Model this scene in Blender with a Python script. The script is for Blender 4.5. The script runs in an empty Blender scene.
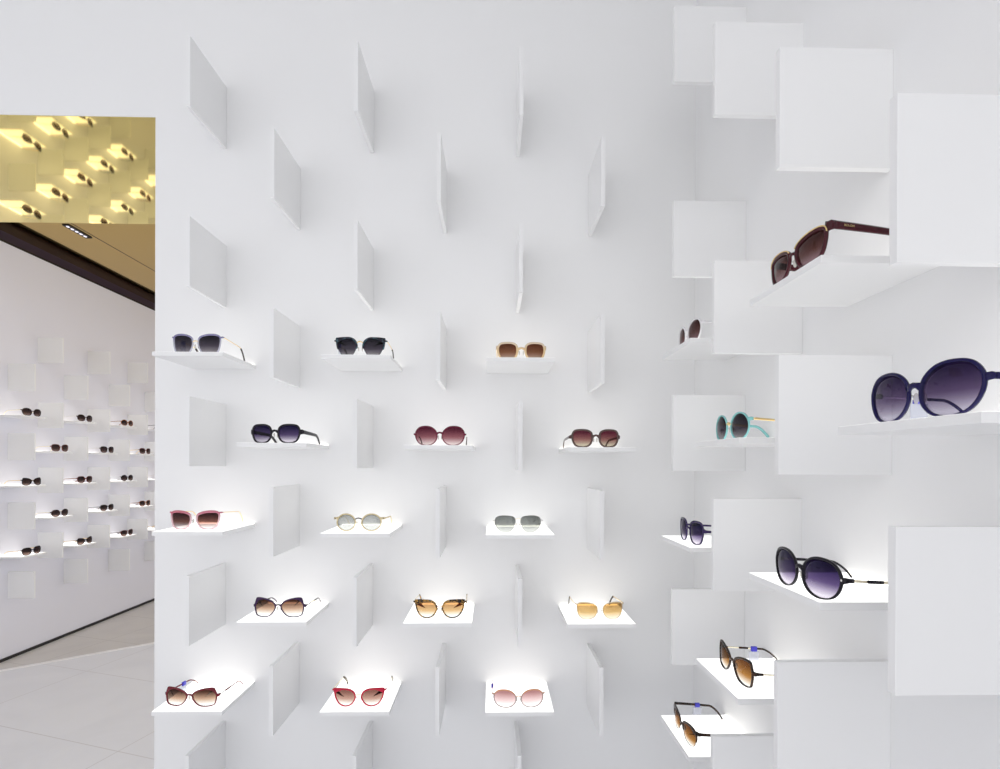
import bpy, math, random
from mathutils import Matrix, Vector

# ------------------------------------------------------------------ camera, world, lights, exposure
sc = bpy.context.scene
col = sc.collection
A = 0.22                                   # lattice pitch of the display walls in metres
EYE = 1.3507                               # camera height above the floor
YAW, PITCH, ROLL = 0.02081, -0.00135, -0.00296
cy_, sy_ = math.cos(YAW), math.sin(YAW)
cp_, sp_ = math.cos(PITCH), math.sin(PITCH)
cr_, sr_ = math.cos(ROLL), math.sin(ROLL)
# world axes here: x right, y into the shop, z up
RA = Matrix(((cy_, 0, -sy_), (0, 1, 0), (sy_, 0, cy_)))
RB = Matrix(((1, 0, 0), (0, cp_, -sp_), (0, sp_, cp_)))
RC = Matrix(((cr_, -sr_, 0), (sr_, cr_, 0), (0, 0, 1)))
R = RC @ RB @ RA
def axis(i): return Vector((R[i][0], R[i][2], R[i][1]))
cam_d = bpy.data.cameras.new('camera')
cam = bpy.data.objects.new('camera', cam_d); col.objects.link(cam)
m = Matrix.Identity(4)
for i, v in enumerate((axis(0), axis(1), -axis(2))):
    for k in range(3): m[k][i] = v[k]
m.translation = Vector((0, 0, EYE))
cam.matrix_world = m
cam_d.sensor_fit = 'HORIZONTAL'; cam_d.sensor_width = 36
cam_d.lens = 489.53 / 1000 * 36
cam_d.shift_x = -0.00194; cam_d.shift_y = 0.0802
cam_d.clip_start = 0.02; cam_d.clip_end = 100
sc.camera = cam

w = bpy.data.worlds.new('world'); sc.world = w; w.use_nodes = True
bg = w.node_tree.nodes['Background']
bg.inputs['Color'].default_value = (0.965, 0.965, 0.985, 1)
bg.inputs['Strength'].default_value = 1.17
sc.view_settings.view_transform = 'Standard'
sc.view_settings.look = 'None'
sc.view_settings.exposure = 0.0
sc.view_settings.gamma = 1.0
sc.view_settings.use_curve_mapping = False

def area(name, loc, sx, sy, power, color, target=None, spread=180):
    l = bpy.data.lights.new(name, 'AREA'); l.shape = 'RECTANGLE'; l.size = sx; l.size_y = sy
    l.energy = power; l.color = color; l.spread = math.radians(spread)
    o = bpy.data.objects.new(name, l); col.objects.link(o); o.location = loc
    if target is not None:
        o.rotation_euler = (Vector(target) - Vector(loc)).to_track_quat('-Z', 'Y').to_euler()
    return o
area('fill_light_passage', (-1.5, 4.3, 2.9), 1.2, 2.4, 7, (0.92, 0.93, 1.0))  # unseen fill, added to raise the brightness of the passage
area('fill_light_left', (-1.7, 2.4, 2.9), 0.8, 0.5, 8, (0.94, 0.96, 1.0), (-3.3, 3.6, 1.2))  # added fill out of view, brightens the left wall and its panel faces
area('fill_light_back', (-0.1, -0.9, 2.8), 1.6, 0.5, 1.2, (1.0, 0.99, 0.98), (0.3, 1.48, 0.6))  # invented fill above and behind the camera, lifts the lower back wall

# ------------------------------------------------------------------ geometry constants (metres)
YB = 6.7596 * A           # front face of the back display wall
D = 0.811 * A             # how far panels and shelves stick out
W = 0.842 * A             # panel and shelf width
TH = 0.0108               # their thickness
B = 1.07975 * A           # vertical pitch
X0 = -3.65114 * A         # first column on the back wall
XR = 2.82265 * A          # face of the right wall
Z0 = EYE + 2.52775 * A    # level of row 0
DROP = 0.127 * A
XE = -4.5850 * A          # free edge of the back wall
XL = -15.0762 * A         # face of the left wall
ZL0 = EYE + 3.73722 * A
YL0 = 15.5936 * A
ZC = EYE + 7.22 * A       # ceiling
ZM = EYE + 4.7045 * A     # mirrored soffit
ZR0 = Z0 - .0036            # row 0 on the right wall
YR1 = YB - 1.34056 * A    # first column on the right wall

# ------------------------------------------------------------------ helpers
def mesh_obj(name, verts, faces, mat=None, parent=None, smooth=False):
    me = bpy.data.meshes.new(name); me.from_pydata([tuple(v) for v in verts], [], faces); me.update()
    if mat is not None: me.materials.append(mat)
    if smooth:
        for p in me.polygons: p.use_smooth = True
    o = bpy.data.objects.new(name, me); col.objects.link(o)
    if parent is not None: o.parent = parent
    return o
class MB:
    def __init__(s): s.v = []; s.f = []
    def add(s, v, f):
        n = len(s.v); s.v += [tuple(p) for p in v]; s.f += [tuple(i + n for i in q) for q in f]
    def box(s, x0, x1, y0, y1, z0, z1, bev=0.0):
        if bev <= 0:
            v = [(x, y, z) for x in (x0, x1) for y in (y0, y1) for z in (z0, z1)]
            s.add(v, [(0, 1, 3, 2), (4, 6, 7, 5), (0, 4, 5, 1), (2, 3, 7, 6), (0, 2, 6, 4), (1, 5, 7, 3)]); return
        import bmesh
        bm = bmesh.new(); bmesh.ops.create_cube(bm, size=1)
        for q in bm.verts:
            q.co = Vector(((x0 + x1) / 2 + q.co.x * (x1 - x0), (y0 + y1) / 2 + q.co.y * (y1 - y0), (z0 + z1) / 2 + q.co.z * (z1 - z0)))
        bmesh.ops.bevel(bm, geom=list(bm.edges), offset=bev, segments=2, affect='EDGES', profile=0.5)
        bm.verts.index_update()
        s.add([q.co[:] for q in bm.verts], [[q.index for q in fc.verts] for fc in bm.faces]); bm.free()
    def quad(s, a, b, c, d): s.add([a, b, c, d], [(0, 1, 2, 3)])
    def loops(s, rings, closed_ring=True, caps=False, close_path=False):
        n = len(rings[0]); v = [p for r in rings for p in r]; f = []
        k = len(rings)
        for i in range(k if close_path else k - 1):
            j = (i + 1) % k
            for q in range(n if closed_ring else n - 1):
                q2 = (q + 1) % n
                f.append((i * n + q, i * n + q2, j * n + q2, j * n + q))
        if caps:
            f.append(tuple(reversed(range(n)))); f.append(tuple((k - 1) * n + q for q in range(n)))
        s.add(v, f)
    def ellipsoid(s, c, r, seg=10, rings=6):
        c = Vector(c); v = []
        for i in range(1, rings):
            th = math.pi * i / rings
            for j in range(seg):
                ph = 2 * math.pi * j / seg
                v.append((c.x + r[0] * math.sin(th) * math.cos(ph), c.y + r[1] * math.sin(th) * math.sin(ph), c.z + r[2] * math.cos(th)))
        v.append((c.x, c.y, c.z + r[2])); v.append((c.x, c.y, c.z - r[2])); f = []
        for i in range(rings - 2):
            for j in range(seg):
                j2 = (j + 1) % seg; f.append((i * seg + j, (i + 1) * seg + j, (i + 1) * seg + j2, i * seg + j2))
        t = (rings - 1) * seg
        for j in range(seg):
            j2 = (j + 1) % seg; f.append((t, j, j2)); f.append((t + 1, (rings - 2) * seg + j2, (rings - 2) * seg + j))
        s.add(v, f)
    def tube(s, pts, hr, vr=None, n=8):
        """sweep an elliptical section (hr sideways, vr up) along pts; hr and vr may be lists"""
        pts = [Vector(p) for p in pts]; rings = []
        for i, p in enumerate(pts):
            t = (pts[min(i + 1, len(pts) - 1)] - pts[max(i - 1, 0)]).normalized()
            up = Vector((0, 0, 1)) if abs(t.z) < 0.97 else Vector((0, 1, 0))
            side = t.cross(up).normalized(); u2 = side.cross(t).normalized()
            a = hr[i] if isinstance(hr, (list, tuple)) else hr
            b = a if vr is None else (vr[i] if isinstance(vr, (list, tuple)) else vr)
            ring = []
            for k in range(n):
                an = 2 * math.pi * (k + .5) / n
                ca, sa = math.cos(an), math.sin(an)
                ca = math.copysign(abs(ca) ** .7, ca); sa = math.copysign(abs(sa) ** .7, sa)
                ring.append(p + side * (a * ca) + u2 * (b * sa))
            rings.append(ring)
        s.loops(rings, caps=True)
    def build(s, name, mat=None, parent=None, smooth=False):
        return mesh_obj(name, s.v, s.f, mat, parent, smooth)
def tag(o, label=None, cat=None, group=None, kind=None):
    if label: o['label'] = label
    if cat: o['category'] = cat
    if group: o['group'] = group
    if kind: o['kind'] = kind
    return o
def recalc(o):
    import bmesh
    bm = bmesh.new(); bm.from_mesh(o.data); bmesh.ops.recalc_face_normals(bm, faces=bm.faces); bm.to_mesh(o.data); bm.free()
    return o

# ------------------------------------------------------------------ materials
def newmat(name):
    mt = bpy.data.materials.new(name); mt.use_nodes = True
    return mt, mt.node_tree, mt.node_tree.nodes['Principled BSDF']
def paint(name, c, rough=.4, spec=.5, metal=0.0, coat=0.0, alpha=1.0, noise=0.0):
    mt, nt, p = newmat(name)
    p.inputs['Base Color'].default_value = (*c, 1); p.inputs['Roughness'].default_value = rough
    p.inputs['Specular IOR Level'].default_value = spec; p.inputs['Metallic'].default_value = metal
    p.inputs['Coat Weight'].default_value = coat; p.inputs['Coat Roughness'].default_value = .05
    p.inputs['Alpha'].default_value = alpha
    if noise:
        tc = nt.nodes.new('ShaderNodeTexCoord'); nz = nt.nodes.new('ShaderNodeTexNoise'); nz.inputs['Scale'].default_value = 3
        mx = nt.nodes.new('ShaderNodeMixRGB'); mx.inputs['Color1'].default_value = (*c, 1)
        mx.inputs['Color2'].default_value = (*[q * (1 - noise) for q in c], 1)
        nt.links.new(tc.outputs['Object'], nz.inputs['Vector']); nt.links.new(nz.outputs['Fac'], mx.inputs['Fac'])
        nt.links.new(mx.outputs['Color'], p.inputs['Base Color'])
    return mt
def emit(name, c, s):
    mt, nt, p = newmat(name)
    p.inputs['Base Color'].default_value = (0.8, 0.8, 0.8, 1)
    p.inputs['Emission Color'].default_value = (*c, 1); p.inputs['Emission Strength'].default_value = s
    return mt
def tortoise(name, c1, c2, scale=160, lo=.42, hi=.58):
    mt, nt, p = newmat(name)
    tc = nt.nodes.new('ShaderNodeTexCoord'); nz = nt.nodes.new('ShaderNodeTexNoise'); nz.inputs['Scale'].default_value = scale
    cr = nt.nodes.new('ShaderNodeValToRGB'); cr.color_ramp.elements[0].position = lo; cr.color_ramp.elements[1].position = hi
    cr.color_ramp.elements[0].color = (*c1, 1); cr.color_ramp.elements[1].color = (*c2, 1)
    nt.links.new(tc.outputs['Object'], nz.inputs['Vector']); nt.links.new(nz.outputs['Fac'], cr.inputs['Fac'])
    nt.links.new(cr.outputs['Color'], p.inputs['Base Color'])
    p.inputs['Roughness'].default_value = .15; p.inputs['Specular IOR Level'].default_value = .28
    return mt
def acetate(name, c, clear=.0, c_top=None):
    """glossy acetate, partly see-through; c_top: second colour laminated on the upper part"""
    mt, nt, p = newmat(name)
    p.inputs['Base Color'].default_value = (*c, 1); p.inputs['Roughness'].default_value = .12; p.inputs['Coat Weight'].default_value = .0; p.inputs['Specular IOR Level'].default_value = .28
    if c_top is not None:
        tc = nt.nodes.new('ShaderNodeTexCoord'); sp = nt.nodes.new('ShaderNodeSeparateXYZ'); cr = nt.nodes.new('ShaderNodeValToRGB')
        cr.color_ramp.elements[0].position = .62; cr.color_ramp.elements[1].position = .86
        cr.color_ramp.elements[0].color = (*c, 1); cr.color_ramp.elements[1].color = (*c_top, 1)
        nt.links.new(tc.outputs['Generated'], sp.inputs[0]); nt.links.new(sp.outputs['Z'], cr.inputs['Fac'])
        nt.links.new(cr.outputs['Color'], p.inputs['Base Color'])
    if clear > 0:
        out = nt.nodes['Material Output']; tr = nt.nodes.new('ShaderNodeBsdfTransparent'); mx = nt.nodes.new('ShaderNodeMixShader')
        tr.inputs['Color'].default_value = (*[q ** .4 for q in c], 1)
        mx.inputs['Fac'].default_value = clear
        nt.links.new(p.outputs[0], mx.inputs[1]); nt.links.new(tr.outputs[0], mx.inputs[2]); nt.links.new(mx.outputs[0], out.inputs['Surface'])
    return mt
LC = {}
def lensmat(name, top, bottom, mid=None, mirror=0.0, mcol=(.8, .8, .8)):
    """tinted lens: the dye fades from top to bottom; optional metallic mirror coating"""
    if name in LC: return LC[name]
    mt, nt, p = newmat(name); out = nt.nodes['Material Output']
    tc = nt.nodes.new('ShaderNodeTexCoord'); sp = nt.nodes.new('ShaderNodeSeparateXYZ'); cr = nt.nodes.new('ShaderNodeValToRGB')
    e = cr.color_ramp.elements
    q = lambda c: (*[x ** .5 for x in c], 1)
    e[0].position = .08; e[0].color = q(bottom); e[1].position = .9; e[1].color = q(top)
    if mid is not None:
        k = e.new(.45); k.color = q(mid)
    nt.links.new(tc.outputs['Generated'], sp.inputs[0]); nt.links.new(sp.outputs['Z'], cr.inputs['Fac'])
    tr = nt.nodes.new('ShaderNodeBsdfTransparent'); nt.links.new(cr.outputs['Color'], tr.inputs['Color'])
    gl = nt.nodes.new('ShaderNodeBsdfGlossy'); gl.inputs['Roughness'].default_value = .03; gl.inputs['Color'].default_value = (1, 1, 1, 1)
    fr = nt.nodes.new('ShaderNodeFresnel'); fr.inputs['IOR'].default_value = 1.22
    mx = nt.nodes.new('ShaderNodeMixShader')
    ge = nt.nodes.new('ShaderNodeNewGeometry'); sb = nt.nodes.new('ShaderNodeMath'); sb.operation = 'SUBTRACT'; sb.inputs[0].default_value = 1
    ml = nt.nodes.new('ShaderNodeMath'); ml.operation = 'MULTIPLY'
    nt.links.new(ge.outputs['Backfacing'], sb.inputs[1]); nt.links.new(sb.outputs[0], ml.inputs[0]); nt.links.new(fr.outputs[0], ml.inputs[1])
    nt.links.new(ml.outputs[0], mx.inputs['Fac']); nt.links.new(tr.outputs[0], mx.inputs[1]); nt.links.new(gl.outputs[0], mx.inputs[2])
    last = mx
    if mirror > 0:
        g2 = nt.nodes.new('ShaderNodeBsdfGlossy'); g2.inputs['Roughness'].default_value = .06; g2.inputs['Color'].default_value = (*mcol, 1)
        m2 = nt.nodes.new('ShaderNodeMixShader'); m3 = nt.nodes.new('ShaderNodeMath'); m3.operation = 'MULTIPLY'; m3.inputs[1].default_value = mirror; nt.links.new(sb.outputs[0], m3.inputs[0]); nt.links.new(m3.outputs[0], m2.inputs['Fac'])
        nt.links.new(mx.outputs[0], m2.inputs[1]); nt.links.new(g2.outputs[0], m2.inputs[2]); last = m2
    nt.links.new(last.outputs[0], out.inputs['Surface'])
    LC[name] = mt; return mt
WHITE = paint('white_lacquer', (.92, .92, .92), .38, .45, noise=.012)
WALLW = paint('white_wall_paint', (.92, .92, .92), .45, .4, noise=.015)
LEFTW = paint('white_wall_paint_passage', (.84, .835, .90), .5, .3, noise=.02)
LED = emit('led_strip_glow', (1.0, 0.97, 0.84), 3.0)
LUM = emit('luminous_shelf_top', (1.0, 0.995, 0.97), 1.15)
GOLDM = paint('gold_tinted_mirror', (.90, .74, .27), .035, .5, 1.0)
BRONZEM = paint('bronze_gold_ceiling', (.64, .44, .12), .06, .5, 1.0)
DARKT = paint('dark_aubergine_trim', (.03, .015, .045), .4)
BLACK = paint('black_skirting', (.006, .005, .006), .4)
GOLD = paint('polished_gold', (.83, .62, .3), .2, .5, 1.0)
PALEG = paint('pale_gold_metal', (.9, .82, .62), .25, .5, 1.0)
SILVER = paint('silver_metal', (.8, .79, .77), .2, .5, 1.0)
CHROME = paint('white_metal', (.82, .82, .8), .3, .5, .3)
BLACKA = acetate('black_acetate', (.008, .006, .012))
DARKTIP = acetate('dark_brown_tip', (.03, .018, .016))
TORT = tortoise('tortoise_acetate', (.012, .006, .004), (.45, .24, .05), 150, .46, .6)
DTORT = tortoise('dark_tortoise_acetate', (.008, .005, .004), (.055, .024, .012), 170)
TEAL = tortoise('black_teal_tortoise', (.008, .006, .016), (.05, .12, .14), 150, .48, .66)
PALETORT = tortoise('olive_speckled_tip', (.02, .02, .018), (.25, .2, .12), 220)
BLUE = paint('blue_plastic', (.035, .03, .55), .35)
CARD = acetate('clear_tag_plastic', (.75, .77, .85), .6)
DOT = paint('dark_rivet', (.03, .02, .02), .3)
ROSEG = paint('rose_gold', (.75, .45, .33), .25, .5, 1.0)

# ------------------------------------------------------------------ the setting
def slab(name, x0, x1, y0, y1, z0, z1, mat):
    b = MB(); b.box(x0, x1, y0, y1, z0, z1); return tag(b.build(name, mat), kind='structure')
# back wall and the bulkhead over the doorway share one flush face
BULK_B = 9.79 * A
b = MB()
b.box(XE, XR + .12, YB, YB + .12, 0, ZC)
wb = tag(b.build('wall_back', WALLW), kind='structure')
slab('wall_bulkhead', XL + .001, XE, YB, BULK_B, ZM, ZC, WALLW)
slab('wall_right', XR, XR + .12, -1.3, YB, 0, ZC, WALLW)
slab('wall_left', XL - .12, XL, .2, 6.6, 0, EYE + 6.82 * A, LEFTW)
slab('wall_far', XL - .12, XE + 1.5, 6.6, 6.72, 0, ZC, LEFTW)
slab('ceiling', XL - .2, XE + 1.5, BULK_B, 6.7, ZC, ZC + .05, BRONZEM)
slab('ceiling.001', XL - .2, XR + .12, -1.3, BULK_B, ZC, ZC + .05, WALLW)
slab('trim_1', XL - .16, XL - .04, .2, 6.6, EYE + 6.82 * A, ZC, DARKT)
slab('trim_2', XL - .04, XL + .004, .2, 6.6, EYE + 6.80 * A, EYE + 6.86 * A, BLACK)
slab('baseboard_left', XL, XL + .008, .2, 6.6, 0, .02, BLACK)

def marble(name, c1, c2, seam, rot, tile, off, rough):
    mt, nt, p = newmat(name); N = nt.nodes; L = nt.links
    tc = N.new('ShaderNodeTexCoord'); mp = N.new('ShaderNodeMapping'); mp.inputs['Rotation'].default_value = (0, 0, rot); mp.inputs['Location'].default_value = (*off, 0)
    br = N.new('ShaderNodeTexBrick'); br.inputs['Scale'].default_value = 1.0; br.offset = 0.0
    br.inputs['Brick Width'].default_value = tile; br.inputs['Row Height'].default_value = tile * .55; br.inputs['Mortar Size'].default_value = .0028
    br.inputs['Mortar Smooth'].default_value = .3
    nz = N.new('ShaderNodeTexNoise'); nz.inputs['Scale'].default_value = 2.2; nz.inputs['Detail'].default_value = 6; nz.inputs['Distortion'].default_value = 1.2
    cr = N.new('ShaderNodeValToRGB'); cr.color_ramp.elements[0].position = .35; cr.color_ramp.elements[1].position = .6
    cr.color_ramp.elements[0].color = (*c2, 1); cr.color_ramp.elements[1].color = (*c1, 1)
    mx = N.new('ShaderNodeMixRGB'); mx.inputs['Color2'].default_value = (*seam, 1)
    L.new(tc.outputs['Object'], mp.inputs['Vector']); L.new(mp.outputs[0], br.inputs['Vector']); L.new(mp.outputs[0], nz.inputs['Vector'])
    L.new(nz.outputs['Fac'], cr.inputs['Fac']); L.new(cr.outputs['Color'], mx.inputs['Color1']); L.new(br.outputs['Fac'], mx.inputs['Fac'])
    L.new(mx.outputs['Color'], p.inputs['Base Color']); p.inputs['Roughness'].default_value = rough
    return mt
MARB = marble('white_marble_tiles', (.87, .89, .95), (.83, .85, .91), (.70, .70, .74), math.radians(17), 1.1, (.15, .1), .22)
BEIGE = marble('beige_stone_tiles', (.70, .68, .66), (.64, .62, .61), (.52, .5, .48), math.radians(17), .9, (.3, .2), .35)
# a pale strip runs at a slant between the two floors
P0 = Vector((-3.1815, 3.2368)); P1 = Vector((-2.5298, 3.7247)); dr = (P1 - P0).normalized(); nr = Vector((-dr.y, dr.x))
def on(t, s): q = P0 + dr * t + nr * s; return (q.x, q.y)
ta, tb = -2.0, 4.3
near = [on(ta, -.018), on(tb, -.018), (2.5, on(tb, -.018)[1]), (2.5, -1.6), (-5.2, -1.6)]
far = [on(ta, .018), on(tb, .018), (on(tb, .018)[0], 6.72), (-5.2, 6.72)]
def prism(poly, z0, z1):
    n = len(poly); v = [(x, y, z0) for x, y in poly] + [(x, y, z1) for x, y in poly]
    f = [tuple(reversed(range(n))), tuple(range(n, 2 * n))] + [(i, (i + 1) % n, n + (i + 1) % n, n + i) for i in range(n)]
    return v, f
b = MB(); b.add(*prism(near, -.05, 0)); tag(recalc(b.build('floor', MARB)), kind='structure')
b = MB(); b.add(*prism(far, -.05, 0)); tag(recalc(b.build('floor.001', BEIGE)), kind='structure')
b = MB(); b.add(*prism([on(ta, -.018), on(tb, -.018), on(tb, .018), on(ta, .018)], -.05, .002))
tag(recalc(b.build('trim_3', paint('pale_floor_strip', (.96, .96, .97), .3, .5, 0))), kind='structure')

# mirror under the bulkhead, a real mirror: it shows the left wall upside down
b = MB(); b.box(XL + .002, XE - .001, YB + .002, BULK_B - .002, ZM - .001, ZM)
mir = b.build('ceiling_mirror', GOLDM)
tag(mir, 'gold tinted mirror panel lining the underside of the bulkhead over the doorway', 'mirror')
# seam in the gold ceiling
b = MB(); b.box(-2.797, -2.791, BULK_B, 6.6, ZC - .0012, ZC); tag(b.build('trim_4', paint('ceiling_seam', (.08, .05, .02), .5)), kind='structure')
# recessed lamp slot in the gold ceiling
e = bpy.data.objects.new('recessed_light', None); col.objects.link(e); e.location = (-2.845, 3.42, ZC)
tag(e, 'dark slot of small recessed spotlights in the gold ceiling of the passage', 'ceiling light')
b = MB()
b.box(-.022, -.018, -.09, .09, -.006, 0); b.box(.018, .022, -.09, .09, -.006, 0)
b.box(-.022, .022, -.096, -.09, -.006, 0); b.box(-.022, .022, .09, .096, -.006, 0); b.box(-.018, .018, -.09, .09, -.002, 0)
b.build('frame', BLACK, e)
lampm = emit('spot_lamp_glow', (.9, .86, 1), .9)
for i in range(5):
    k = MB(); k.ellipsoid((-.006, -.07 + i * .035, -.004), (.009, .012, .004), 12, 6); k.build('lamp', lampm, e, True)

# ------------------------------------------------------------------ panels and shelves
def plate_mesh(name, sx, sy, sz):
    b = MB(); b.box(-sx / 2, sx / 2, -sy / 2, sy / 2, -sz / 2, sz / 2, .0006); return b
fin_back = plate_mesh('p', TH, D, W).build('upright_panel', WHITE)       # edge-on, sticks out along -y
fin_side = plate_mesh('p', D, TH, W).build('upright_panel', WHITE)       # faces the camera, sticks out along x
shelf_back = plate_mesh('p', W, D, TH).build('display_shelf', WHITE)
shelf_side = plate_mesh('p', D - .006, W, TH).build('display_shelf', WHITE)
strip_b = MB(); strip_b.box(-W * .47, W * .47, -.0015, .0015, -.0015, .0015)
strip_s = MB(); strip_s.box(-.0015, .0015, -W * .47, W * .47, -.0015, .0015)
DS = D - .006
lb = MB(); lb.box(-W / 2 + .001, W / 2 - .001, -D / 2 + .001, D / 2 - .001, -.0002, .0002); lum_back = lb.build('light_panel', LUM)
ls = MB(); ls.box(-DS / 2 + .001, DS / 2 - .001, -W / 2 + .001, W / 2 - .001, -.0002, .0002); lum_side = ls.build('light_panel', LUM)
strip_back = strip_b.build('light_strip', LED); strip_side = strip_s.build('light_strip', LED)
protos = [fin_back, fin_side, shelf_back, shelf_side, strip_back, strip_side, lum_back, lum_side]
def put(src, loc, label, cat, group, strip=None, soff=None):
    o = src.copy(); col.objects.link(o); o.location = loc; tag(o, label, cat, group)
    if strip is not None:
        c = strip.copy(); col.objects.link(c); c.parent = o; c.location = soff
        c = (lum_back if strip is strip_back else lum_side).copy(); col.objects.link(c); c.parent = o; c.location = (0, 0, TH / 2)
    return o

# glasses on the back wall and the right wall: short description by (column, row)
DESC = {('b', 0, 1): 'lavender grey sunglasses', ('b', 2, 1): 'black and teal sunglasses', ('b', 4, 1): 'champagne sunglasses',
        ('b', 1, 2): 'chunky black sunglasses', ('b', 3, 2): 'round burgundy sunglasses', ('b', 5, 2): 'taupe framed sunglasses',
        ('b', 0, 3): 'pink browline sunglasses', ('b', 2, 3): 'round pale yellow sunglasses', ('b', 4, 3): 'rimless silver sunglasses',
        ('b', 1, 4): 'dark purple butterfly sunglasses', ('b', 3, 4): 'tortoiseshell cat-eye sunglasses', ('b', 5, 4): 'gold mirrored sunglasses',
        ('b', 0, 5): 'dark red butterfly sunglasses', ('b', 2, 5): 'bright red cat-eye sunglasses', ('b', 4, 5): 'peach and rose sunglasses',
        ('r', 1, 1): 'white framed sunglasses', ('r', 2, 2): 'turquoise sunglasses', ('r', 3, 1): 'maroon gold-browed sunglasses',
        ('r', 4, 2): 'large navy blue sunglasses', ('r', 1, 3): 'dark violet sunglasses', ('r', 3, 3): 'oval black gold-templed sunglasses',
        ('r', 2, 4): 'dark brown butterfly sunglasses', ('r', 1, 5): 'half-rim tortoiseshell sunglasses'}
def fin_label(wl, c, r, edge):
    up, dn = DESC.get((wl, c, r + 1)), DESC.get((wl, c, r - 1))
    if dn and up: return 'white upright panel below the %s, above the %s' % (dn, up)
    if up: return 'white upright square panel directly above the %s' % up
    if dn: return 'white upright square panel directly below the %s' % dn
    up2 = DESC.get((wl, c, r + 3))
    if up2: return 'topmost white upright panel, two up from the %s' % up2
    return 'white upright square panel sticking out of the %s wall' % ('back' if wl == 'b' else 'right')
def sag(c): return -(c - 1.5) * .0021       # the rows hang a few millimetres lower towards the corner
for c in range(6):
    x = X0 + c * A
    for r in ([-2, 0, 2, 4, 6] if c % 2 == 0 else [-1, 1, 3, 5]):
        put(fin_back, (x, YB - D / 2, Z0 - B * r + sag(c)), fin_label('b', c, r, 0), 'wall panel', 'upright panels on the back wall')
    for r in ([1, 3, 5] if c % 2 == 0 else [2, 4]):
        put(shelf_back, (x, YB - D / 2, Z0 - B * r - DROP - TH / 2 + sag(c)), 'white lit shelf on the back wall holding the %s' % DESC[('b', c, r)],
            'shelf', 'lit shelves on the back wall', strip_back, (0, D / 2 - .002, TH / 2 + .0017))
RF = {1: [-2, 0, 2, 4], 2: [-1, 1, 3, 5], 3: [0, 2, 4], 4: [1, 3]}
RS = {1: [1, 3, 5], 2: [2, 4], 3: [1, 3], 4: [2]}
for j in RF:
    y = YR1 - (j - 1) * A
    for r in RF[j]:
        put(fin_side, (XR - D / 2, y, ZR0 - B * r), fin_label('r', j, r, 0), 'wall panel', 'upright panels on the right wall')
    for r in RS[j]:
        put(shelf_side, (XR - DS / 2, y, ZR0 - B * r - DROP - TH / 2), 'white lit shelf on the right wall holding the %s' % DESC[('r', j, r)],
            'shelf', 'lit shelves on the right wall', strip_side, (DS / 2 - .002, 0, TH / 2 + .0017))
ORD = ['first', 'second', 'third', 'fourth', 'fifth', 'sixth', 'seventh', 'eighth']
LF = {}; LS = {}
for j in range(7):
    LF[j] = [1, 3, 5, 7] if j % 2 == 0 else [0, 2, 4, 6]
    LS[j] = [2, 4, 6] if j % 2 == 0 else [3, 5]
def lpos(j, r): return (YL0 + j * A, ZL0 - B * r)
ROWN = {2: 'top', 3: 'second', 4: 'third', 5: 'fourth', 6: 'bottom'}
for j in range(7):
    for r in LF[j]:
        y, z = lpos(j, r)
        put(fin_side, (XL + D / 2, y, z), 'white square panel on the far left wall, %s panel row, %s from the left' % (ORD[r], ORD[j // 2]),
            'wall panel', 'upright panels on the left wall')
    for r in LS[j]:
        y, z = lpos(j, r)
        put(shelf_side, (XL + DS / 2, y, z - DROP - TH / 2), 'white lit shelf on the far left wall, %s shelf row, %s from the left' % (ROWN[r], ORD[j // 2]),
            'shelf', 'lit shelves on the left wall', strip_side, (-(DS / 2 - .002), 0, TH / 2 + .0017))
for o in protos: bpy.data.objects.remove(o)

# ------------------------------------------------------------------ sunglasses
SHAPES = {
 'square': [(.03, .55), (.08, .82), (.28, .97), (.6, 1), (.88, .94), (1, .70), (.97, .35), (.82, .08), (.5, 0), (.22, .07), (.07, .28)],
 'round': [(.5 + .5 * math.cos(a), .5 + .5 * math.sin(a)) for a in [math.pi * (1 - k / 6) for k in range(12)]],
 'oval': [(.02, .55), (.12, .83), (.36, .98), (.64, 1), (.88, .85), (1, .55), (.93, .25), (.74, .05), (.46, 0), (.2, .1), (.05, .3)],
 'bigoval': [(0, .50), (.07, .76), (.28, .95), (.56, 1), (.84, .92), (1, .66), (.97, .34), (.80, .09), (.5, 0), (.22, .07), (.05, .26)],
 'butterfly': [(0, .60), (.12, .80), (.35, .93), (.65, 1), (.88, .99), (.95, .86), (1, .62), (.985, .35), (.90, .08), (.60, 0), (.30, .06), (.09, .30)],
 'cat': [(0, .58), (.09, .82), (.3, .96), (.6, .98), (.86, .97), (.99, .93), (.98, .68), (.91, .38), (.74, .10), (.47, 0), (.2, .1), (.04, .36)],
 'catsoft': [(0, .62), (.06, .82), (.26, .94), (.56, 1), (.84, .975), (.985, .84), (.98, .5), (.88, .16), (.66, 0), (.38, 0), (.16, .12), (.03, .38)],
 'aviator': [(.02, .70), (.1, .92), (.35, 1), (.7, 1), (.94, .88), (1, .6), (.92, .28), (.7, .05), (.45, 0), (.2, .12), (.06, .4)],
 'catsquare': [(.02, .76), (.1, .9), (.4, .97), (.75, 1), (1, 1), (.97, .6), (.88, .2), (.7, .02), (.4, 0), (.15, .1), (.05, .4)],
}
def spline(pts, n):
    out = []; k = len(pts); per = n // k
    for i in range(k):
        p0, p1, p2, p3 = pts[i - 1], pts[i], pts[(i + 1) % k], pts[(i + 2) % k]
        for s in range(per):
            t = s / per
            out.append(tuple(.5 * ((2 * p1[q]) + (-p0[q] + p2[q]) * t + (2 * p0[q] - 5 * p1[q] + 4 * p2[q] - p3[q]) * t * t + (-p0[q] + 3 * p1[q] - 3 * p2[q] + p3[q]) * t ** 3) for q in (0, 1)))
    return out
def wrap(x): return 1.7 * x * x

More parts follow.
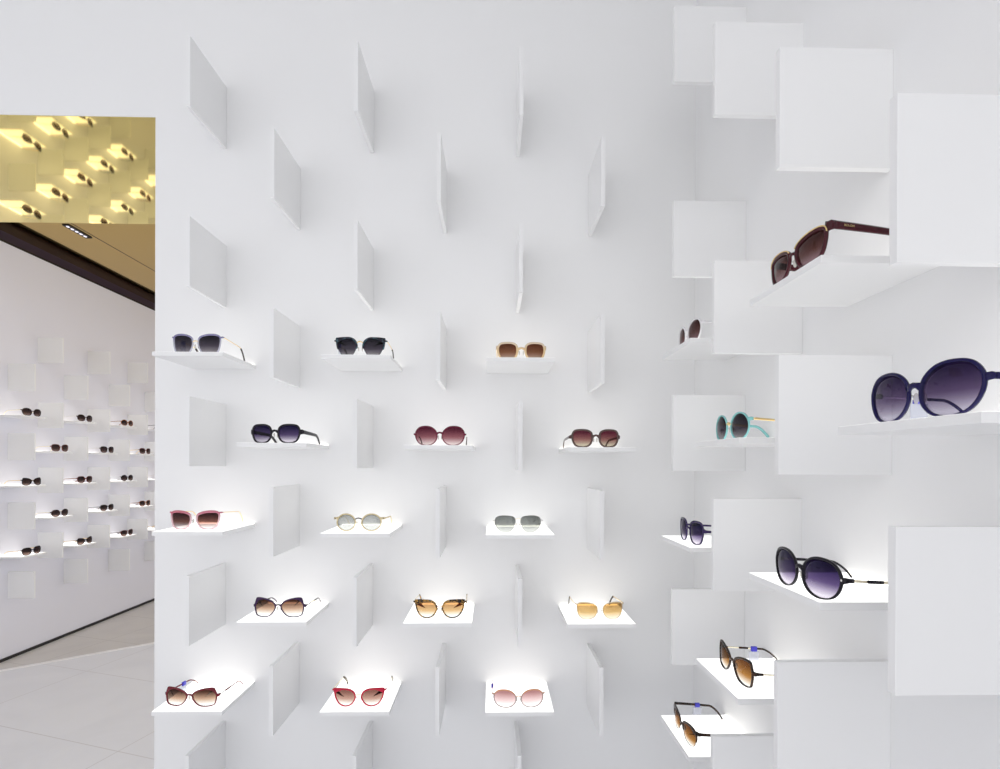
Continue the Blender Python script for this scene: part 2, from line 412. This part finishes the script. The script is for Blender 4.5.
def glasses(name, loc, rotz, label, group, Wd=.144, H=.052, shape='square', frame=BLACKA, lens=None, bridge=.011, rim=(.004, .003, .003),
            depth=.0035, end=.004, temple=BLACKA, tsize=(.003, .0014), tip=None, tipsize=None, tipfrom=.6, bridge_mat=None, bridge_r=(.0022, .0018),
            bridge_v=.62, half=False, hinge_v=.72, tagat=None, brow=None, lift=0.0, seg=6, drop=True, segments=None, double=False, pads=True, dots=None,
            splay=.0, fall=.2, text=None, L=.130, tshape=None):
    """rim=(top, side, bottom) widths. local frame: x to the viewer's right, y back towards the wall, z up"""
    root = bpy.data.objects.new(name, None); col.objects.link(root)
    root.location = loc; root.rotation_euler = (0, 0, rotz); tag(root, label, 'sunglasses', group)
    lw = (Wd - 2 * end - bridge) / 2
    base = SHAPES[shape]; n = len(base) * seg
    pts = spline(base, n)
    fm = MB()
    lenses = []
    for sx in (-1, 1):
        outer = [(sx * (bridge / 2 + u * lw), v * H) for u, v in pts]
        cx, cz = sx * (bridge / 2 + lw * .5), H * .5
        inner = []
        k = len(outer)
        for i, (px, pz) in enumerate(outer):
            # inward normal
            ax, az = outer[i - 1]; bx, bz = outer[(i + 1) % k]
            tx, tz = bx - ax, bz - az; ln = math.hypot(tx, tz) or 1
            nx, nz = -tz / ln, tx / ln
            if nx * (cx - px) + nz * (cz - pz) < 0: nx, nz = -nx, -nz
            v = pts[i][1]; u = pts[i][0]
            wt = max(0, nz * -1) ; wb = max(0, nz); ws = abs(nx)
            t = (rim[0] * wt + rim[2] * wb + rim[1] * ws) / (wt + wb + ws + 1e-9)
            if tshape == 'outer_top' and u > .6 and v > .6: t *= 1 + 1.6 * min(1, (u - .6) / .3) * min(1, (v - .6) / .3)
            inner.append((px + nx * t, pz + nz * t))
        rings = []
        for i in range(k):
            (ox, oz), (ix, iz) = outer[i], inner[i]
            v = pts[i][1]
            if half and v < .42:
                # thin wire instead of a rim round the lower part
                ox, oz = ix + (ox - ix) * .25, iz + (oz - iz) * .25; dd = depth * .22
            else: dd = depth * .5
            mxx, mzz = (ox + ix) / 2, (oz + iz) / 2; hx, hz = (ox - ix) / 2, (oz - iz) / 2
            ring = []
            for q in range(8):
                an = 2 * math.pi * q / 8; c_, s_ = math.cos(an), math.sin(an)
                c_ = math.copysign(abs(c_) ** .6, c_); s_ = math.copysign(abs(s_) ** .6, s_)
                ring.append((mxx + hx * c_, wrap(mxx) + dd * s_, mzz + hz * c_))
            rings.append(ring)
        fm.loops(rings, close_path=True)
        # end piece reaching the hinge
        hz_ = hinge_v * H
        ph = tsize[0] + .0012
        best = max(outer, key=lambda q: sx * q[0] - 3.0 * abs(q[1] - hz_))
        e0 = Vector((best[0] - sx * .002, wrap(best[0]), best[1])); e1 = Vector((sx * (Wd / 2 - .0012), wrap(Wd / 2) + .001, hz_)); e2 = Vector((sx * (Wd / 2 - .0008), wrap(Wd / 2) + .007, hz_))
        fm.tube([e0, (e0 + e1) / 2, e1, e2], [depth * .5] * 2 + [depth * .45, tsize[1]], [ph * 1.2, ph, ph, tsize[0]], 8)
        # lens: domed shell inside the rim
        lm = MB(); R_ = 4; front = []; rr = [0.25, .5, .75, 1.0]
        icx = sum(p[0] for p in inner) / k; icz = sum(p[1] for p in inner) / k
        grow = 1.012
        v = []
        for side in (-1, 1):
            v.append((icx, wrap(icx) - .0028 + side * .0005, icz))
            for q in rr:
                for (ix, iz) in inner:
                    x_ = icx + (ix - icx) * q * grow; z_ = icz + (iz - icz) * q * grow
                    v.append((x_, wrap(x_) - .0028 * (1 - q * q) + side * .0005, z_))
        half_n = 1 + len(rr) * k; f = []
        for s_i, o_ in enumerate((0, half_n)):
            for i in range(k):
                i2 = (i + 1) % k
                tri = (o_, o_ + 1 + i, o_ + 1 + i2); f.append(tri if s_i else tri[::-1])
                for q in range(len(rr) - 1):
                    a_ = o_ + 1 + q * k; b_ = a_ + k
                    qd = (a_ + i, b_ + i, b_ + i2, a_ + i2); f.append(qd if s_i else qd[::-1])
        la = 1 + (len(rr) - 1) * k
        for i in range(k):
            i2 = (i + 1) % k; f.append((la + i, la + i2, half_n + la + i2, half_n + la + i))
        lm.add(v, f)
        lenses.append(lm)
        if brow is not None:
            tp = [(p, q) for p, q in zip(outer, pts) if q[1] > .74 and q[0] > .02]
            tp.sort(key=lambda q: q[1][0])
            path = [(p[0], wrap(p[0]) - depth * .45, p[1] - .0005) for p, q in tp]
            bw = MB(); bw.tube(path, .0009, .0010, 6); bo = bw.build('brow_line', brow, root, True)
    # bridge
    bm_ = MB(); bv = bridge_v * H; hb = bridge / 2 + .0035
    bp = [(-hb, wrap(hb), bv - .0015), (-hb * .5, -.0008, bv + .001), (0, -.0012, bv + .0022), (hb * .5, -.0008, bv + .001), (hb, wrap(hb), bv - .0015)]
    if bridge_mat is None:
        fm.tube(bp, bridge_r[1], [bridge_r[0] * 1.7, bridge_r[0] * 1.1, bridge_r[0], bridge_r[0] * 1.1, bridge_r[0] * 1.7], 8)
    else:
        bm_.tube(bp, bridge_r[1], bridge_r[0], 8)
    fr = recalc(fm.build('frame', frame, root, True))
    if bridge_mat is not None: recalc(bm_.build('bridge', bridge_mat, root, True))
    if double:
        b2 = MB(); b2.tube([(p[0], p[1], p[2] + .009) for p in bp], .0009, .0009, 6); recalc(b2.build('top_bar', bridge_mat or frame, root, True))
    for lm in lenses: recalc(lm.build('lens', lens, root, True))
    if dots is not None:
        dm = MB()
        for sx in (-1, 1):
            dm.ellipsoid((sx * (Wd / 2 - .004), wrap(Wd / 2) - depth * .6, hinge_v * H), (.0017, .001, .0019), 8, 5)
            dm.build('rivet', dots, root, True); dm = MB()
    if pads:
        for sx in (-1, 1):
            pm = MB(); pm.ellipsoid((sx * (bridge / 2 - .001), .006, H * .42), (.0016, .0035, .0065), 8, 6)
            pm.tube([(sx * (bridge / 2 - .0005), .005, H * .46), (sx * (bridge / 2 + .003), wrap(bridge / 2), H * .5)], .0008, .0008, 6)
            recalc(pm.build('nose_pad', acetate_pad, root, True))
    # temples
    for sx in (-1, 1):
        hz_ = hinge_v * H
        x_h = sx * (Wd / 2 - .0008); y_h = wrap(Wd / 2) + .005
        def tp(s):
            x_ = x_h + sx * (splay * s - .006 * s * s)
            y_ = y_h + L * s
            th_ = max(0, (s - .66) / .34)
            z_ = hz_ * (1 - fall * s)
            if drop:
                zt = .0035 + lift
                z_ = z_ * (1 - th_ ** 1.35) + zt * th_ ** 1.35
                y_ -= .012 * th_ * th_
            return Vector((x_, y_, z_))
        def seg_build(nm, s0, s1, sz, mat, parent, flare=0.0):
            nn = max(3, int(22 * (s1 - s0)) + 2); path = [tp(s0 + (s1 - s0) * i / (nn - 1)) for i in range(nn)]
            hv = []; hh = []
            for i in range(nn):
                s = s0 + (s1 - s0) * i / (nn - 1)
                k_ = 1.0 + flare * s - (.35 * s if flare == 0 and sz[0] > .002 else 0)
                hv.append(sz[0] * k_); hh.append(sz[1])
            q = MB(); q.tube(path, hh, hv, 8); return recalc(q.build(nm, mat, parent, True))
        if segments:
            t0 = None
            for (s0, s1, sz, mat) in segments:
                if t0 is None: t0 = seg_build('temple', s0, s1, sz, mat, root)
                else: seg_build('temple_section', s0, s1, sz, mat, t0)
        else:
            t0 = seg_build('temple', 0, tipfrom if tip is not None else 1.0, tsize, temple, root)
            if tip is not None: seg_build('temple_tip', tipfrom - .02, 1.0, tipsize or (.0026, .0016), tip, t0, .2)
        if sx == -1 and tagat is not None:
            q = tp(tagat); tg = MB(); tg.box(q.x - .003, q.x + .003, q.y - .006, q.y + .006, q.z - .006, q.z + .0045, .001)
            to = tg.build('security_tag', BLUE, t0); to['label'] = 'blue plastic security clip'
            cd = MB(); zb = max(q.z - .026, .001); cd.box(q.x - .0006, q.x + .0006, q.y - .011, q.y + .011, zb, q.z - .006, .0003)
            cd.build('tag_card', CARD, to)
        if sx == 1 and text is not None:
            cu = bpy.data.curves.new('lettering', 'FONT'); cu.body = text[0]; cu.size = text[1]; cu.extrude = .0001
            tmp = bpy.data.objects.new('tmp', cu); col.objects.link(tmp)
            me = bpy.data.meshes.new_from_object(tmp.evaluated_get(bpy.context.evaluated_depsgraph_get()))
            bpy.data.objects.remove(tmp)
            q0 = tp(text[2]); q1 = tp(text[2] + .1)
            dirv = (q1 - q0).normalized(); upv = Vector((0, 0, 1)); nrm = dirv.cross(upv).normalized(); upv = nrm.cross(dirv)
            for vv in me.vertices:
                c_ = vv.co.copy(); vv.co = q0 + dirv * c_.x + upv * (c_.y - text[1] * .35) + nrm * (c_.z + tsize[1] + .0002)
            me.materials.clear(); me.materials.append(text[3])
            to = bpy.data.objects.new('lettering', me); col.objects.link(to); to.parent = t0
    return root

acetate_pad = acetate('clear_nose_pad', (.8, .78, .74), .5)
Lg = lensmat('lens_grey', (.012, .01, .016), (.34, .32, .33), (.06, .05, .07))
Lbrown = lensmat('lens_brown', (.10, .03, .012), (.42, .30, .24), (.2, .08, .04))
Lpur = lensmat('lens_purple', (.008, .004, .035), (.62, .58, .66), (.075, .05, .13))
Lburg = lensmat('lens_burgundy', (.09, .012, .028), (.72, .6, .6), (.28, .10, .12))
Lburg2 = lensmat('lens_burgundy_olive', (.10, .015, .03), (.55, .5, .38), (.28, .12, .11))
Lrose = lensmat('lens_brown_rose', (.03, .008, .008), (.66, .64, .64), (.17, .07, .055))
Lsilv = lensmat('lens_silver_mirror', (.25, .26, .26), (.55, .56, .55), None, .38, (.62, .64, .62))
Lbutter = lensmat('lens_brown_butterfly', (.04, .014, .008), (.80, .83, .82), (.40, .27, .19))
Lbutter2 = lensmat('lens_amber_grey', (.26, .14, .06), (.74, .8, .8), (.5, .33, .16))
Lgoldm = lensmat('lens_gold_mirror', (.34, .19, .06), (.70, .68, .62), (.50, .33, .13), .2, (.75, .55, .28))
Lsilv2 = lensmat('lens_dark_silver_mirror', (.10, .11, .10), (.55, .56, .54), (.22, .23, .22), .22, (.5, .52, .5))
Lolive = lensmat('lens_grey_olive', (.16, .07, .055), (.80, .84, .82), (.38, .24, .19))
Lmauve = lensmat('lens_mauve', (.30, .15, .15), (.84, .82, .82), (.6, .46, .46))
Lmaroon = lensmat('lens_maroon', (.045, .014, .012), (.34, .22, .24), (.12, .05, .045))
Lnavy = lensmat('lens_navy', (.016, .008, .04), (.66, .62, .74), (.12, .08, .17))
Lamber = lensmat('lens_amber', (.10, .035, .008), (.78, .78, .76), (.30, .14, .035))
Ldark = lensmat('lens_dark', (.02, .01, .012), (.28, .2, .17), (.05, .025, .02))

ACRY = acetate('lavender_clear_acetate', (.62, .62, .72), .45, (.22, .2, .42))
CHAMP = acetate('champagne_acetate', (.78, .58, .34), .15, (.80, .66, .5))
BURG = acetate('burgundy_acetate', (.12, .008, .03))
TAUPE = acetate('taupe_acetate', (.09, .055, .05), 0)
PINK = acetate('pink_clear_acetate', (.85, .60, .64), .4, (.60, .14, .22))
YELLOW = acetate('pale_yellow_acetate', (.80, .68, .42), .3)
PURP = acetate('purple_black_acetate', (.035, .01, .06))
RED = acetate('red_acetate', (.55, .01, .045))
DRED = acetate('dark_red_acetate', (.16, .008, .02))
PEACH = acetate('peach_acetate', (.42, .34, .33), .1, (.78, .38, .20))
WHITEA = acetate('white_acetate', (.85, .83, .85))
TURQ = acetate('turquoise_acetate', (.32, .70, .70), .25)
MAROON = acetate('maroon_acetate', (.055, .006, .012))
NAVY = acetate('navy_acetate', (.008, .005, .065), .08)
VIOLET = acetate('dark_violet_acetate', (.035, .02, .09))
CREAM = acetate('cream_acetate', (.8, .68, .5), .3)

GB = 'sunglasses on the back wall'; GR = 'sunglasses on the right wall'; GL = 'sunglasses on the left wall'
def bpos(c, r, along=0, off=.040): return (X0 + c * A + along, YB - D + off, Z0 - B * r - DROP + sag(c))
def rpos(j, r, along=0, off=.035): return (XR - D + off, YR1 - (j - 1) * A + along, ZR0 - B * r - DROP)
NR = math.radians
glasses('sunglasses', bpos(0, 1, -.003), NR(-2), 'lavender grey clear sunglasses with thin gold temples, upper left shelf of the back wall', GB, .141, .059, 'catsoft', ACRY, Lg,
        bridge=.011, rim=(.0055, .004, .0035), temple=GOLD, tsize=(.0011, .0009), tip=DARKTIP, bridge_mat=GOLD, bridge_r=(.0011, .0011), hinge_v=.86, tagat=.3, tipfrom=.72)
glasses('sunglasses', bpos(2, 1, .0015), NR(0), 'black and teal half rim sunglasses with gold bridge, second along the top shelf row', GB, .145, .059, 'cat', TEAL, Lg,
        bridge=.012, rim=(.006, .0045, .0025), half=True, temple=GOLD, tsize=(.0011, .0009), tip=DARKTIP, bridge_mat=GOLD, bridge_r=(.0014, .0012), bridge_v=.72, hinge_v=.82, tagat=.3, tshape='outer_top')
glasses('sunglasses', bpos(4, 1, .004), NR(0), 'champagne sunglasses with thick rounded square frame and brown lenses', GB, .138, .052, 'square', CHAMP, Lbrown,
        bridge=.013, rim=(.0055, .006, .005), end=.002, temple=CHAMP, tsize=(.0045, .0018), bridge_r=(.0028, .002))
glasses('sunglasses', bpos(1, 2, -.009), NR(-5), 'chunky black rounded square sunglasses with violet lenses on the back wall', GB, .146, .054, 'square', BLACKA, Lpur,
        bridge=.011, rim=(.0055, .0058, .004), temple=BLACKA, tsize=(.0058, .0018), bridge_r=(.003, .002), hinge_v=.6)
glasses('sunglasses', bpos(3, 2, .0), NR(0), 'large round burgundy sunglasses with wine coloured lenses', GB, .145, .055, 'bigoval', BURG, Lburg,
        bridge=.011, rim=(.0046, .0034, .0024), temple=SILVER, tsize=(.0014, .001), tip=DARKTIP, bridge_r=(.0024, .002), hinge_v=.58)
glasses('sunglasses', bpos(5, 2, -.0092), NR(3), 'taupe brown rounded square sunglasses with burgundy lenses', GB, .142, .052, 'square', TAUPE, Lburg2,
        bridge=.011, rim=(.0055, .0062, .0042), temple=TAUPE, tsize=(.0042, .0016), bridge_r=(.0028, .002), hinge_v=.58)
glasses('sunglasses', bpos(0, 3, -.0065), NR(-1), 'pink translucent browline sunglasses with thin gold temples', GB, .143, .053, 'catsoft', PINK, Lrose,
        bridge=.012, rim=(.0075, .0045, .0035), temple=GOLD, tsize=(.0011, .0009), bridge_mat=SILVER, bridge_r=(.001, .001), hinge_v=.88, bridge_v=.72)
glasses('sunglasses', bpos(2, 3, -.001), NR(0), 'round pale yellow sunglasses with dark hinges and silver mirrored lenses', GB, .140, .049, 'round', YELLOW, Lsilv,
        bridge=.014, rim=(.0032, .0032, .0022), end=.008, temple=YELLOW, tsize=(.002, .0014), bridge_mat=DOT, bridge_r=(.0016, .0014), dots=DOT, hinge_v=.72, bridge_v=.70)
glasses('sunglasses', bpos(4, 3, -.004), NR(0), 'rimless aviator sunglasses with pale silver mirrored lenses', GB, .139, .048, 'aviator', SILVER, Lsilv2,
        bridge=.010, rim=(.0009, .0009, .0007), depth=.0012, end=.005, temple=SILVER, tsize=(.0009, .0008), bridge_mat=PALEG, bridge_r=(.0007, .0007), hinge_v=.68, bridge_v=.8)
glasses('sunglasses', bpos(1, 4, .0015), NR(-2), 'dark purple butterfly sunglasses with thin twisted dark temples', GB, .145, .054, 'butterfly', PURP, Lbutter,
        bridge=.011, rim=(.0046, .0036, .0024), segments=[(0, .25, (.0016, .0012), PURP), (.25, .45, (.0022, .0014), PALEG), (.45, .6, (.0024, .0016), DARKTIP), (.6, 1, (.0016, .0012), PURP)], bridge_r=(.002, .0018), hinge_v=.56, tshape='outer_top')
glasses('sunglasses', bpos(3, 4, .001), NR(0), 'tortoiseshell cat-eye sunglasses with amber lenses', GB, .147, .053, 'cat', TORT, Lbutter2,
        bridge=.011, rim=(.0058, .0046, .003), temple=PALEG, tsize=(.0011, .0009), tip=TORT, bridge_mat=ROSEG, bridge_r=(.0013, .0012), hinge_v=.84, tshape='outer_top', tipfrom=.7)
glasses('sunglasses', bpos(5, 4, .0045), NR(2), 'gold mirrored squared cat-eye sunglasses with pale gold wire rims', GB, .138, .048, 'catsoft', CREAM, Lgoldm,
        bridge=.013, rim=(.0028, .0022, .0012), depth=.002, temple=GOLD, tsize=(.0012, .0009), tip=DARKTIP, bridge_mat=PALEG, bridge_r=(.0009, .0009), hinge_v=.86, double=False, tipfrom=.7)
glasses('sunglasses', bpos(0, 5, -.0085, .026), NR(-4), 'dark red butterfly sunglasses with blue tag, lower left shelf of the back wall', GB, .151, .051, 'butterfly', DRED, Lbutter,
        bridge=.011, rim=(.0046, .0036, .0024), segments=[(0, .2, (.0015, .0011), SILVER), (.2, .4, (.0024, .0015), DRED), (.4, .62, (.0013, .001), DRED), (.6, 1, (.0022, .0015), DRED)], bridge_r=(.002, .0018), hinge_v=.58, tagat=.5, tshape='outer_top')
glasses('sunglasses', bpos(2, 5, .003, .028), NR(0), 'bright red cat-eye sunglasses with slim gold temples', GB, .147, .051, 'cat', RED, Lolive,
        bridge=.013, rim=(.0052, .0042, .0028), temple=PALEG, tsize=(.0011, .0009), tip=PALETORT, bridge_mat=PALEG, bridge_r=(.0014, .0012), hinge_v=.84, tshape='outer_top', tipfrom=.68, tipsize=(.003, .0016))
glasses('sunglasses', bpos(4, 5, -.0015, .024), NR(1), 'peach and rose rounded sunglasses with thin metal lower rims and tag', GB, .145, .050, 'bigoval', PEACH, Lmauve,
        bridge=.011, rim=(.0036, .0034, .0012), temple=ROSEG, tsize=(.0011, .0009), bridge_mat=ROSEG, bridge_r=(.0014, .0012), hinge_v=.72, tagat=.38)
# right wall (seen from the side)
H90 = -math.pi / 2
glasses('sunglasses', rpos(1, 1, -.008, .032), H90, 'white framed sunglasses with grey lenses on the farthest upper right shelf', GR, .142, .058, 'bigoval', WHITEA, Lmaroon,
        rim=(.0045, .0045, .0035), temple=WHITEA, tsize=(.0028, .0016), tip=DARKTIP, tipfrom=.9, hinge_v=.72)
glasses('sunglasses', rpos(2, 2, .045, .055), H90 + NR(3), 'turquoise round sunglasses with gold temples and dark lenses', GR, .134, .058, 'round', TURQ, Lg,
        rim=(.0034, .0034, .003), bridge=.012, end=.003, temple=GOLD, tsize=(.0026, .0014), bridge_mat=GOLD, bridge_r=(.002, .0016), hinge_v=.72, tip=TURQ, tipfrom=.55)
glasses('sunglasses', rpos(3, 1, -.019, .013), H90, 'maroon squared sunglasses with gold brow line and wide straight temple', GR, .142, .049, 'catsoft', MAROON, Lmaroon,
        rim=(.006, .006, .004), depth=.005, temple=MAROON, tsize=(.0058, .0022), brow=GOLD, hinge_v=.88, text=('BOLON', .0042, .085, GOLD), L=.145, fall=.35, pads=True)
glasses('sunglasses', rpos(4, 2, .002, .027), H90 + NR(0), 'large navy blue oval sunglasses with violet gradient lenses and white metal temples', GR, .149, .060, 'bigoval', NAVY, Lnavy,
        rim=(.0038, .0034, .0026), depth=.0045, bridge=.012, bridge_r=(.0032, .0024), hinge_v=.62,
        segments=[(0, .06, (.0035, .002), NAVY), (.06, .4, (.0016, .0012), CHROME), (.4, 1, (.0024, .0016), NAVY)], tagat=.42)
glasses('sunglasses', rpos(1, 3, -.02, .033), H90, 'dark violet squared sunglasses with blue tag on a right wall shelf', GR, .143, .057, 'square', VIOLET, Lpur,
        rim=(.005, .0055, .002), temple=VIOLET, tsize=(.003, .0016), tagat=.3, hinge_v=.62)
glasses('sunglasses', rpos(3, 3, -.034, .016), H90, 'oval black sunglasses with violet lenses and gold banded temples', GR, .158, .059, 'bigoval', BLACKA, Lpur,
        rim=(.0042, .003, .0024), depth=.0045, bridge=.011, bridge_r=(.003, .0022), hinge_v=.58, splay=.002,
        segments=[(0, .05, (.003, .002), BLACKA), (.05, .2, (.0018, .0014), PALEG), (.2, .36, (.0026, .0018), BLACKA), (.36, .56, (.0018, .0014), PALEG), (.56, 1, (.0026, .0016), BLACKA)], dots=SILVER)
glasses('sunglasses', rpos(2, 4, .002, .042), H90, 'dark brown butterfly sunglasses with amber lenses, gold banded temples and blue tag', GR, .141, .054, 'butterfly', DTORT, Lamber,
        rim=(.0052, .0042, .0022), depth=.0045, bridge_r=(.0026, .002), hinge_v=.62, tagat=.52,
        segments=[(0, .08, (.0026, .0016), DTORT), (.08, .28, (.0014, .0012), PALEG), (.28, .42, (.0024, .0016), DTORT), (.42, .5, (.0014, .0012), PALEG), (.5, 1, (.0026, .0016), DTORT)])
glasses('sunglasses', rpos(1, 5, -.005, .024), H90, 'half rim tortoiseshell sunglasses with blue tag on the lowest right shelf', GR, .150, .050, 'catsoft', DTORT, Lamber,
        rim=(.006, .0045, .002), half=True, temple=DTORT, tsize=(.0034, .0017), hinge_v=.86, tagat=.42, text=('BOLON', .0045, .2, SILVER), tshape='outer_top')
# left wall: small pairs on the distant shelves
REDB = acetate('red_brown_acetate', (.14, .02, .015)); AMB = acetate('amber_acetate', (.35, .11, .03)); DB = acetate('dark_brown_acetate', (.035, .014, .012))
LEFT = {(0, 2): (DTORT, PALEG, 'bigoval', 'dark tortoiseshell'), (2, 2): (DB, SILVER, 'bigoval', 'dark maroon'), (4, 2): (AMB, AMB, 'round', 'orange brown'), (6, 2): (BLACKA, BLACKA, 'square', 'black'),
        (1, 3): (REDB, PALEG, 'square', 'brown'), (3, 3): (BLACKA, SILVER, 'square', 'black'), (5, 3): (REDB, GOLD, 'square', 'reddish brown'),
        (0, 4): (BLACKA, GOLD, 'butterfly', 'black'), (2, 4): (REDB, AMB, 'square', 'dark red'), (4, 4): (BLACKA, CHROME, 'round', 'small black'), (6, 4): (WHITEA, WHITEA, 'round', 'pale'),
        (1, 5): (DB, PALEG, 'bigoval', 'dark brown'), (3, 5): (BLACKA, DB, 'square', 'black'), (5, 5): (AMB, AMB, 'square', 'amber rimmed'),
        (0, 6): (BLACKA, GOLD, 'square', 'large black squared'), (2, 6): (DB, GOLD, 'butterfly', 'brown'), (4, 6): (REDB, DB, 'square', 'red rimmed'), (6, 6): (YELLOW, GOLD, 'round', 'pale yellow')}
for (j, r), (fm_, tm_, sh, cn) in LEFT.items():
    y, z = lpos(j, r)
    glasses('sunglasses', (XL + D - .016, y, z - DROP), math.pi / 2, '%s sunglasses on the far left wall, %s shelf row, %s from the left' % (cn, ROWN[r], ORD[j // 2]), GL,
            .146, .053, sh, fm_, Ldark, rim=(.0045, .004, .003), temple=tm_, tsize=(.0022, .0014), hinge_v=.7, seg=3, pads=False)
